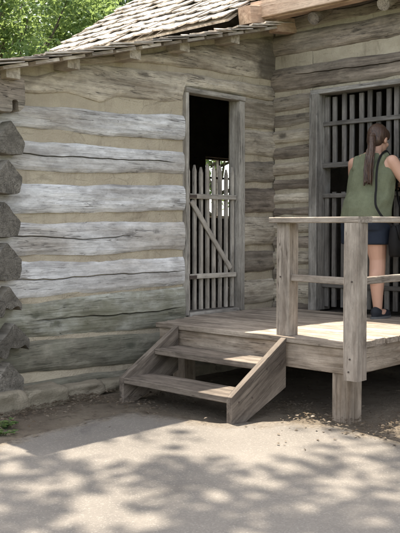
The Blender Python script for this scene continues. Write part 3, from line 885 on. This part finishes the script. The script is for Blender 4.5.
# guard rail
plank('rail_post', M['post'], deck, 1.262 - 0.5005, 0.108, 0.108, D(-1.605, -1.405, 0.502), (0, R(-90), 0), 121, bev=0.006)
plank('rail_post', M['post'], deck, 1.262 - 0.285, 0.108, 0.108, D(-1.742, -2.040, 0.285), (0, R(-90), 0), 122, bev=0.006)
plank('rail_post', M['post'], deck, 1.262 - 0.5005, 0.108, 0.108, D(-0.12, -1.92, 0.502), (0, R(-90), 0), 123, bev=0.006)
plank('top_rail', M['post'], deck, 0.79, 0.135, 0.038, D(-1.625, -1.32, 1.282), (0, 0, R(-98)), 124, bev=0.005)
plank('top_rail', M['post'], deck, 1.60, 0.135, 0.038, D(-1.66, -2.03, 1.284), (0, 0, R(1.5)), 125, bev=0.005)
plank('mid_rail', M['post'], deck, 0.56, 0.045, 0.04, D(-1.615, -1.455, 0.895), (R(90), 0, R(-101.0)), 126, bev=0.004)
plank('mid_rail', M['post'], deck, 1.52, 0.045, 0.045, D(-1.69, -2.02, 0.895), (R(90), 0, R(2)), 127, bev=0.004)

for x, y, z, ax in ((-1.648, -1.33, 0.42, 0), (-1.648, -1.35, 0.34, 0), (-1.648, -1.62, 0.41, 0), (-1.648, -1.64, 0.33, 0), (-1.8, -2.04, 0.42, 0), (-1.7975, -2.03, 0.34, 0), (-1.661, -1.39, 0.90, 0), (-1.7975, -2.05, 0.9, 0), (-1.648, -0.6, 0.42, 0), (-1.648, -1.0, 0.41, 0)):
    mb = MB(); mb.tube([D(x, y, z), D(x - 0.004, y, z)], 0.006, 8)
    mb.build('nail_head', M['iron'], deck)

# ------------------------------------------------------------------ the steps
steps = thing('wooden_steps', 'short flight of two open wooden treads between sloping side boards', 'steps', (-1.95, -0.83, 0))
def stringer(y, seed):
    prof = [(-2.25, -0.02), (-2.25, 0.168), (-1.70, 0.492), (-1.693, 0.492), (-1.693, 0.16), (-2.14, -0.02)]
    mb = MB(); T = 0.045
    ring = lambda yy, s: [Vector(((px + 1.99) * s, yy, (pz - 0.2) * s)) for px, pz in prof]
    mb.loft([ring(-T / 2, 0.985), ring(-T / 2 + 0.004, 1), ring(T / 2 - 0.004, 1), ring(T / 2, 0.985)])
    a = math.atan2(0.324, 0.55)
    rot = Matrix.Rotation(a, 3, 'Y')
    vs = [rot @ Vector(v) for v in mb.v]
    return link('stringer', vs, mb.f, M['steps'], steps, loc=(-1.99 + 1.95, y + 0.83, 0.2), rot=(0, -a, 0))
stringer(-1.445, 1); stringer(-0.425, 2)
plank('tread', M['steps'], steps, 0.97, 0.29, 0.042, (-2.10 + 1.95, -0.45 + 0.83, 0.148), (0, 0, R(-90)), 131)
plank('tread', M['steps'], steps, 0.97, 0.25, 0.042, (-1.82 + 1.95, -0.45 + 0.83, 0.325), (0, 0, R(-90)), 132)
for x, z in ((-2.18, 0.13), (-2.05, 0.14), (-1.9, 0.31), (-1.76, 0.32)):
    mb = MB(); mb.tube([(x + 1.95, -1.4665 + 0.83, z), (x + 1.95, -1.4715 + 0.83, z)], 0.006, 8)
    mb.build('screw_head', M['iron'], steps)

# ------------------------------------------------------------------ the visitor
PX, PY, PZ = -0.255, -1.19, 0.502
person = None
def remesh(o, voxel, smooth_it=8):
    md = o.modifiers.new('remesh', 'REMESH'); md.mode = 'VOXEL'; md.voxel_size = voxel
    ms = o.modifiers.new('smooth', 'SMOOTH'); ms.factor = 0.5; ms.iterations = smooth_it
    dg = bpy.context.evaluated_depsgraph_get()
    me = bpy.data.meshes.new_from_object(o.evaluated_get(dg))
    o.modifiers.clear()
    old = o.data; o.data = me
    for p in me.polygons: p.use_smooth = True
    return o

def ringz(z, cx, cy, rx, ry, n=20, p=2.0):
    out = []
    for k in range(n):
        a = 2 * math.pi * k / n
        c, s = math.cos(a), math.sin(a)
        out.append(Vector((cx + rx * math.copysign(abs(c) ** (2 / p), c), cy + ry * math.copysign(abs(s) ** (2 / p), s), z)))
    return out

LEAN = Matrix.Rotation(R(9), 4, 'Y')                          # bends the torso forward about the hips
HIP = Vector((0, 0, 0.84))
def bend(v):
    v = Vector(v)
    if v.z <= 0.80: return v
    t = min(1.0, (v.z - 0.80) / 0.2)
    m_ = Matrix.Rotation(R(9) * t, 4, 'Y')
    return HIP + m_ @ (v - HIP)

torso = [  # z, cx, rx, ry
    (0.74, -0.02, 0.125, 0.165), (0.80, -0.03, 0.135, 0.182), (0.86, -0.03, 0.135, 0.186), (0.93, -0.015, 0.122, 0.172), (1.00, 0.0, 0.112, 0.158), (1.08, 0.005, 0.118, 0.162),
    (1.16, 0.01, 0.125, 0.172), (1.22, 0.005, 0.115, 0.178), (1.27, 0.0, 0.095, 0.172), (1.315, -0.01, 0.07, 0.13), (1.345, -0.01, 0.052, 0.07)]
def limb(mb, pts, rad):
    mb.tube(pts, rad, 14)
    for p, r in zip(pts, rad): mb.ell(p, (r, r, r), 12, 8)

b = MB()
b.loft([[bend(p) for p in ringz(z, cx, 0, rx, ry, 24, 2.3)] for z, cx, rx, ry in torso])
b.ell(bend((0.075, 0.075, 1.17)), (0.06, 0.075, 0.065)); b.ell(bend((0.075, -0.075, 1.17)), (0.06, 0.075, 0.065))
for s in (1, -1):
    b.ell((-0.075, 0.075 * s, 0.80), (0.085, 0.09, 0.09))
    xs_ = 0.0 if s > 0 else 0.03
    limb(b, [(-0.005, 0.025 + 0.092 * s, 0.76), (0.0, 0.025 + 0.100 * s, 0.62), (0.012, 0.025 + 0.108 * s, 0.47), (-0.008, 0.025 + 0.116 * s, 0.33), (-0.012, 0.025 + 0.122 * s, 0.20), (-0.01, 0.025 + 0.127 * s, 0.085)],
         [0.100, 0.090, 0.066, 0.064, 0.049, 0.037])
    b.ell((-0.024, 0.025 + 0.116 * s, 0.33), (0.061, 0.056, 0.09))
    b.ell((0.05, 0.025 + 0.130 * s, 0.04), (0.10, 0.038, 0.032))
    # arms: shoulder, elbow, wrist, reaching for the gate's top rail
    sh = bend((-0.005, 0.178 * s, 1.265)); el = Vector((0.135, (0.275 if s < 0 else 0.23) * s, 1.075)); wr = Vector((0.235, 0.155 * s, 1.085))
    limb(b, [sh, sh.lerp(el, 0.5), el], [0.053, 0.048, 0.039])
    limb(b, [el, el.lerp(wr, 0.35), wr], [0.039, 0.038, 0.026])
    # palm and fingers closed over the rail
    pm = Vector((0.272, 0.135 * s, 1.080))
    b.ell(pm, (0.045, 0.040, 0.017), 14, 10)
    for k, (dy, ln) in enumerate(((0.031, 0.95), (0.010, 1.05), (-0.011, 1.0), (-0.031, 0.8))):
        f0 = pm + Vector((0.030, dy, 0.004)); f1 = f0 + Vector((0.036 * ln, 0.002, 0.002)); f2 = f1 + Vector((0.014 * ln, 0, -0.026 * ln)); f3 = f2 + Vector((-0.010, 0, -0.018 * ln))
        limb(b, [f0, f1, f2, f3], [0.0095, 0.009, 0.0083, 0.0075])
    t0 = pm + Vector((-0.012, -0.034 * s, -0.004)); t1 = t0 + Vector((0.026, -0.020 * s, -0.012)); t2 = t1 + Vector((0.026, 0.004 * s, -0.014))
    limb(b, [t0, t1, t2], [0.0115, 0.0105, 0.009])
# neck and head
hc = bend((0.035, 0, 1.475)) + Vector((0.012, 0, -0.008))
HT = Matrix.Rotation(R(12), 3, 'Y')
def H(x, y, z): return hc + HT @ Vector((x, y, z))
nk = bend((-0.012, 0, 1.30))
limb(b, [nk, nk.lerp(hc, 0.45), H(-0.02, 0, -0.03)], [0.062, 0.054, 0.054])
b.ell(H(-0.012, 0, 0.025), (0.092, 0.074, 0.092), 18, 14, HT)
b.ell(H(0.022, 0, -0.045), (0.068, 0.058, 0.072), 16, 12, HT)
b.ell(H(0.052, 0, -0.092), (0.030, 0.030, 0.024), 12, 8, HT)
limb(b, [H(0.083, 0, 0.012), H(0.102, 0, -0.028)], [0.009, 0.0145])
for s in (1, -1):
    b.ell(H(-0.008, 0.074 * s, -0.010), (0.020, 0.009, 0.032), 10, 8, HT)
    b.ell(H(0.074, 0.034 * s, 0.022), (0.014, 0.022, 0.007), 10, 6, HT)
    b.ell(H(0.060, 0.040 * s, -0.03), (0.022, 0.022, 0.022), 10, 8, HT)
person = b.build('person', M['skin'], None, loc=(PX, PY, PZ))
remesh(person, 0.006, 5)
tag(person, 'woman seen from behind in green tank top and dark shorts at the barred door', 'person')

t = MB()
top = [(0.785, -0.03, 0.150, 0.200), (0.82, -0.032, 0.154, 0.204), (0.88, -0.028, 0.152, 0.202), (0.94, -0.015, 0.150, 0.206), (1.00, -0.003, 0.143, 0.199), (1.08, 0.0, 0.143, 0.197),
       (1.15, 0.008, 0.146, 0.197), (1.20, 0.008, 0.136, 0.186), (1.245, 0.003, 0.116, 0.160), (1.285, -0.004, 0.095, 0.132), (1.318, -0.010, 0.078, 0.108), (1.332, -0.010, 0.066, 0.088)]
rings = []
for z, cx, rx, ry in top:
    rg = []
    for p in ringz(z, cx, 0, rx, ry, 40, 2.3):
        a = math.atan2(p.y, p.x - cx)
        k = 1 + 0.03 * noise.noise(Vector((math.cos(a) * 2.2, math.sin(a) * 2.2, z * 9))) + 0.050 * (0.6 - abs(noise.noise(Vector((math.cos(a) * 3 + z * 6, math.sin(a) * 3 - z * 5, z * 12)))) * 2.4) * (z < 1.25) + 0.035 * noise.noise(Vector((math.cos(a) * 4, math.sin(a) * 4, z * 26 + a * 1.5)))
        if z < 0.9: k += 0.018 * math.sin(a * 9 + z * 10)
        q = Vector((cx + (p.x - cx) * k, p.y * k, z + (0.012 * math.sin(a * 2 + 1) if z < 0.8 else 0)))
        rg.append(bend(q))
    rings.append(rg)
t.loft(rings)
t.ell(bend((0.085, 0.075, 1.165)), (0.068, 0.085, 0.075)); t.ell(bend((0.085, -0.075, 1.165)), (0.068, 0.085, 0.075))
for s in (1, -1):
    limb(t, [bend((-0.095, 0.10 * s, 1.20)), bend((-0.06, 0.118 * s, 1.285)), bend((0.0, 0.112 * s, 1.318)), bend((0.06, 0.105 * s, 1.28))], [0.03, 0.032, 0.03, 0.03])
tank = t.build('tank_top', M['tank'], person)
remesh(tank, 0.007, 2)

s_ = MB()
s_.loft([ringz(z, cx, 0, rx, ry, 24, 2.3) for z, cx, rx, ry in ((0.71, -0.02, 0.135, 0.178), (0.77, -0.03, 0.147, 0.190), (0.84, -0.03, 0.146, 0.196), (0.90, -0.022, 0.134, 0.182))])
for s in (1, -1):
    s_.ell((-0.075, 0.075 * s, 0.79), (0.098, 0.10, 0.10))
    s_.loft([ringz(z, cx, 0.025 + 0.099 * s, r, r * 1.02, 20) for z, cx, r in ((0.595, 0.0, 0.112), (0.66, -0.004, 0.112), (0.74, -0.008, 0.114), (0.80, -0.01, 0.11))])
shorts = s_.build('shorts', M['shorts'], person)
remesh(shorts, 0.009, 4)

for s in (1, -1):
    h = MB()
    h.loft([[Vector((0.035 + lx * 1.0, 0.025 + 0.128 * s + ly, z)) for lx, ly in
             [(0.135 * math.cos(a) * (1 if math.cos(a) > 0 else 0.93), (0.046 - 0.008 * (math.cos(a) < 0)) * math.sin(a)) for a in [2 * math.pi * k / 20 for k in range(20)]]]
            for z in (0.0, 0.028)])
    h.ell((0.075, 0.025 + 0.128 * s, 0.035), (0.092, 0.043, 0.036))
    h.ell((-0.03, 0.025 + 0.127 * s, 0.05), (0.062, 0.041, 0.048))
    sh = h.build('shoe', M['shoe'], person)
    remesh(sh, 0.007, 3)
    so = MB()
    so.loft([[Vector((0.035 + 0.139 * math.cos(a), 0.025 + 0.128 * s + 0.048 * math.sin(a), z)) for a in [2 * math.pi * k / 20 for k in range(20)]] for z in (0.0, 0.016)])
    so.build('sole', M['sole'], sh, smooth=False)

hr = MB()
hr.ell(H(-0.024, 0, 0.032), (0.094, 0.083, 0.096), 20, 14, HT)
hr.ell(H(-0.055, 0, -0.015), (0.062, 0.070, 0.075), 16, 12, HT)
for s in (1, -1): hr.ell(H(0.0, 0.062 * s, 0.035), (0.06, 0.022, 0.05), 12, 8, HT)
hr.ell(H(-0.100, -0.004, -0.005), (0.030, 0.034, 0.034), 12, 10)
pt = [H(-0.095, -0.004, 0.0), H(-0.118, -0.014, -0.03), H(-0.128, -0.026, -0.07), bend((-0.112, -0.045, 1.33)), bend((-0.143, -0.06, 1.26)), bend((-0.156, -0.068, 1.18)), bend((-0.156, -0.074, 1.10)), bend((-0.155, -0.074, 1.06))]
rad = [0.030, 0.030, 0.031, 0.030, 0.026, 0.019, 0.012, 0.005]
limb(hr, pt, rad)
rr = random.Random(2)
for k in range(34):
    ox, oy = rr.uniform(-0.026, 0.020), rr.uniform(-0.036, 0.036)
    limb(hr, [p + Vector((ox * f, oy * f, rr.uniform(-0.02, 0.02))) for p, f in zip(pt[2:], (0.5, 0.9, 1, 1, 1, 1))], [0.006, 0.007, 0.0065, 0.006, 0.005, 0.003])
hair = hr.build('hair', M['hair'], person)
remesh(hair, 0.004, 1)
for s in (1, -1):
    e = MB(); e.ell(H(0.070, 0.033 * s, 0.008), (0.011, 0.014, 0.009), 10, 8, HT); e.build('eye', M['eye'], person, smooth=True)
    e = MB(); e.ell(H(0.0795, 0.033 * s, 0.007), (0.003, 0.006, 0.006), 8, 6, HT); e.build('pupil', M['hair'], person, smooth=True)
e = MB(); e.ell(H(0.084, 0, -0.066), (0.008, 0.024, 0.009), 10, 6, HT); e.build('lips', M['lip'], person, smooth=True)
e = MB(); q = bend((-0.077, -0.004, 1.335)); e.ell(q, (0.012, 0.030, 0.020), 10, 8); e.build('neckline_tag', M['white_cloth'], person, smooth=True)

# shoulder bag hanging at her right hip
bag = thing('shoulder_bag', 'black shoulder bag hanging by a long strap from the woman', 'bag', (PX, PY, PZ))
mb = MB()
rings = []
for k, (z, sx_, sy_) in enumerate(((0.50, 0.105, 0.036), (0.515, 0.122, 0.046), (0.60, 0.128, 0.052), (0.70, 0.120, 0.044), (0.745, 0.112, 0.028))):
    rings.append(ringz(z, 0.05, -0.262, sx_, sy_, 24, 3.5))
mb.loft(rings)
mb.build('pouch', M['bag'], bag, smooth=True)
mb = MB(); mb.loft([ringz(0.64, 0.05, -0.318, 0.10, 0.006, 20, 4), ringz(0.755, 0.05, -0.292, 0.112, 0.012, 20, 4)]); mb.build('flap', M['bag'], bag, smooth=True)
def strap(pts, w, th):
    K = [Vector(p) for p in pts]; P = []; rings = []
    for i in range(len(K) - 1):
        a, b_, c_, d_ = K[max(i - 1, 0)], K[i], K[i + 1], K[min(i + 2, len(K) - 1)]
        for t_ in (0, 0.25, 0.5, 0.75):
            P.append(0.5 * (2 * b_ + (c_ - a) * t_ + (2 * a - 5 * b_ + 4 * c_ - d_) * t_ ** 2 + (3 * b_ - a - 3 * c_ + d_) * t_ ** 3))
    P.append(K[-1])
    for i, p in enumerate(P):
        tdir = (P[min(i + 1, len(P) - 1)] - P[max(i - 1, 0)]).normalized()
        outw = Vector((p.x + 0.0, p.y * 0.6, 0.0001))
        wdir = tdir.cross(outw).normalized(); nd = wdir.cross(tdir).normalized()
        rings.append([p + wdir * a * w + nd * c * th for a, c in ((-1, -1), (1, -1), (1, 1), (-1, 1))])
    mb = MB(); mb.loft(rings); return mb
sp = [(-0.045, -0.265, 0.735), (-0.13, -0.225, 0.80), bend((-0.170, -0.178, 0.88)), bend((-0.168, -0.160, 0.95)), bend((-0.158, -0.150, 1.02)), bend((-0.158, -0.143, 1.10)), bend((-0.148, -0.136, 1.20)), bend((-0.112, -0.130, 1.28)),
      bend((-0.055, -0.124, 1.332)), bend((0.0, -0.120, 1.352)), bend((0.06, -0.120, 1.325)), bend((0.125, -0.12, 1.25)), bend((0.168, -0.126, 1.16)), bend((0.160, -0.15, 1.05)), bend((0.15, -0.19, 0.93)), (0.155, -0.25, 0.735)]
strap(sp, 0.009, 0.003).build('strap', M['bag'], bag)

# ------------------------------------------------------------------ trees
def leaf_cloud(clumps, per, size, rng, flat=0.6):
    n = len(clumps) * per
    C = np.repeat(np.array([c[:3] for c in clumps]), per, axis=0)
    Rr = np.repeat(np.array([c[3] for c in clumps]), per)[:, None]
    d = rng.normal(size=(n, 3)); d /= np.linalg.norm(d, axis=1)[:, None]
    rad = rng.random((n, 1)) ** 0.45
    P = C + d * rad * Rr * np.array([1, 1, 0.72])
    a = rng.normal(size=(n, 3)); a[:, 2] *= flat; a /= np.linalg.norm(a, axis=1)[:, None]
    nn = rng.normal(size=(n, 3)) * 0.7 + np.array([0, 0, 1.0])
    bb = np.cross(nn, a); bb /= np.linalg.norm(bb, axis=1)[:, None]
    up = np.cross(a, bb)
    s = size * rng.uniform(0.6, 1.3, (n, 1))
    V = np.empty((n, 4, 3))
    V[:, 0] = P - a * s * 0.55
    V[:, 1] = P + bb * s * 0.30 + up * s * 0.07
    V[:, 2] = P + a * s * 0.55 - up * s * 0.05
    V[:, 3] = P - bb * s * 0.30 + up * s * 0.07
    return V.reshape(-1, 3), n

def quads(name, V, n, mat, parent, loc=(0, 0, 0)):
    me = bpy.data.meshes.new(name)
    me.vertices.add(n * 4); me.vertices.foreach_set('co', V.astype(np.float32).ravel())
    me.loops.add(n * 4); me.loops.foreach_set('vertex_index', np.arange(n * 4, dtype=np.int32))
    me.polygons.add(n); me.polygons.foreach_set('loop_start', np.arange(n, dtype=np.int32) * 4)
    me.polygons.foreach_set('loop_total', np.full(n, 4, dtype=np.int32))
    me.update(); me.validate()
    me.materials.append(mat)
    o = bpy.data.objects.new(name, me); COL.objects.link(o)
    if parent: o.parent = parent
    o.location = loc
    return o

def tree(label, x, y, h, crown_c, crown_r, nclump, per, size, seed, mat='leaf', clump_r=(0.35, 0.8), trunk_r=0.16, group='trees around the cabin', inside=None, limbs=18):
    rng = np.random.default_rng(seed)
    z0 = gz(x, y) - 0.05
    t = thing('tree', label, 'tree', (x, y, z0), group)
    cc = np.array(crown_c); cr = np.array(crown_r)
    clumps = []
    while len(clumps) < nclump:
        p = rng.uniform(-1, 1, 3)
        l = np.linalg.norm(p)
        if l > 1 or (l < 0.45 and rng.random() < 0.6): continue
        q = cc + p * cr
        if inside and not inside(q + np.array([x, y, 0])): continue
        clumps.append((*q, rng.uniform(*clump_r)))
    # trunk with limbs running out to the clumps
    mb = MB()
    top = Vector((cc[0] * 0.85, cc[1] * 0.85, h * 0.86))
    tp = [Vector((0, 0, 0)).lerp(top, k / 8) + Vector((0.12 * w1(k, seed, 0.6), 0.12 * w1(k, seed + 2, 0.6), 0)) * (k > 0) for k in range(9)]
    mb.tube(tp, [trunk_r * (1.35 if k == 0 else 1) * (1 - 0.82 * k / 8) for k in range(9)], 12)
    for c in clumps[:: max(1, nclump // limbs)]:
        e = Vector(c[:3]); k = min(7, max(2, int(8 * (e.z * 0.72) / (h * 0.86))))
        s = tp[k]
        mid = s.lerp(e, 0.5) + Vector((0, 0, -0.12 * (e - s).length))
        r0 = trunk_r * (1 - 0.82 * k / 8) * 0.5
        mb.tube([s, mid, e], [r0, r0 * 0.6, r0 * 0.2], 7)
    mb.build('trunk', M['bark'], t, smooth=True)
    V, n = leaf_cloud(clumps, per, size, rng)
    quads('crown', V, n, M[mat], t)
    return t

# the tree beside the addition whose crown throws the dappled shade on the path
DRNG = random.Random(5)
def above_path(q):
    gx, gy = q[0] - q[2] * SUN.x / SUN.z, q[1] - q[2] * SUN.y / SUN.z
    d = -(gx + gy) * 0.7071
    return gy < -1.05 and DRNG.random() < max(0.9, min(1.0, (d - 2.2) / 1.2))
tree('tall shade tree left of the addition with its crown over the path', -5.6, 1.6, 10.5, (2.3, -1.6, 9.6), (2.9, 2.6, 1.3), 290, 25, 0.15, 41,
     clump_r=(0.22, 0.5), trunk_r=0.2, inside=above_path, limbs=6)
# trees behind the roofs
tree('bright leafy tree rising behind the lower end of the lean-to roof', 3.3, 9.4, 8.0, (0, 0, 4.9), (2.6, 2.4, 3.0), 88, 270, 0.11, 22)
tree('darker tree showing between the bright tree and the shingle roof', 7.2, 10.6, 9.0, (0, 0, 5.4), (2.7, 2.5, 3.4), 95, 280, 0.11, 23, 'leaf_dark')
tree('loose leafy tree at the far left edge beyond the addition', 0.8, 10.6, 8.5, (0, 0, 5.0), (2.4, 2.4, 3.2), 65, 260, 0.11, 24)
tree('large dark tree farther back behind the bright leafy trees', 10.4, 16.8, 13.0, (0, 0, 7.4), (4.4, 3.6, 5.2), 100, 220, 0.17, 25, 'leaf_dark', (0.6, 1.2), 0.28)
tree('tall pale green tree farther back at the left beyond the addition', 5.2, 17.5, 12.0, (0, 0, 7.0), (3.8, 3.4, 4.8), 80, 220, 0.17, 27, 'leaf', (0.6, 1.1), 0.25)

tree('loose tree glimpsed through the small window inside the doorway', 12.0, 11.6, 7.0, (0, 0, 3.6), (2.6, 2.6, 3.0), 60, 150, 0.14, 26)

# ------------------------------------------------------------------ weeds, leaf litter
def weed(label, x, y, n, h, seed):
    rng = np.random.default_rng(seed)
    t = thing('weed', label, 'weed', (x, y, gz(x, y)), 'weeds at the foot of the corner')
    mb = MB(); V = []
    for k in range(n):
        a = rng.uniform(0, 6.28); r = rng.uniform(0.02, 0.10); hh = h * rng.uniform(0.5, 1)
        e = Vector((math.cos(a) * r, math.sin(a) * r, hh))
        mb.tube([(0, 0, -0.01), (e.x * 0.3, e.y * 0.3, hh * 0.6), e], [0.003, 0.0025, 0.0015], 5)
        for q in range(5):
            p = Vector((0, 0, 0)).lerp(e, 0.45 + 0.13 * q)
            b_ = rng.uniform(0, 6.28); d = Vector((math.cos(b_), math.sin(b_), 0.25)); s = Vector((-math.sin(b_), math.cos(b_), 0.1)); L = rng.uniform(0.03, 0.055)
            V += [p, p + d * L * 0.5 + s * L * 0.28, p + d * L + Vector((0, 0, -0.008)), p + d * L * 0.5 - s * L * 0.28]
    mb.build('stem', M['leaf_dark'], t)
    quads('foliage', np.array([tuple(v) for v in V]), len(V) // 4, M['leaf'], t)
weed('taller green weed growing below the notched log corner', -3.24, -0.46, 10, 0.06, 1)
weed('small low weed nearest the path at the left edge', -3.33, -0.57, 6, 0.04, 2)

rng = np.random.default_rng(8)
V = []
cnt = 0
while cnt < 2600:
    zone = rng.random()
    if zone < 0.45: x, y = rng.uniform(-3.5, -2.3), -0.10 - abs(rng.normal(0, 0.22))
    elif zone < 0.6: x, y = rng.uniform(-2.45, -1.75), rng.uniform(-0.95, -0.12)
    elif zone < 0.9: x, y = -1.65 + rng.normal(0, 0.14), rng.uniform(-2.6, -1.3)
    else: x, y = rng.uniform(-2.4, -0.3), rng.uniform(-2.3, -0.15)
    cnt += 1
    z = gz(x, y) + rng.uniform(0.022, 0.032)
    a = rng.uniform(0, 6.28); L = rng.uniform(0.010, 0.036); tl = rng.normal(0, 0.35, 2)
    d = np.array([math.cos(a), math.sin(a), tl[0] * 0.6]); s = np.array([-math.sin(a), math.cos(a), tl[1] * 0.6])
    p = np.array([x, y, z + L * 0.12])
    V += [p - d * L * 0.5, p + s * L * 0.28 + (0, 0, L * 0.12), p + d * L * 0.5, p - s * L * 0.28 + (0, 0, L * 0.12)]
V = np.array(V)
lt = quads('leaf_litter', V, len(V) // 4, M['litter'], None)
lt['kind'] = 'stuff'; lt['label'] = 'dry brown fallen leaves scattered on the dirt'; lt['category'] = 'leaf litter'
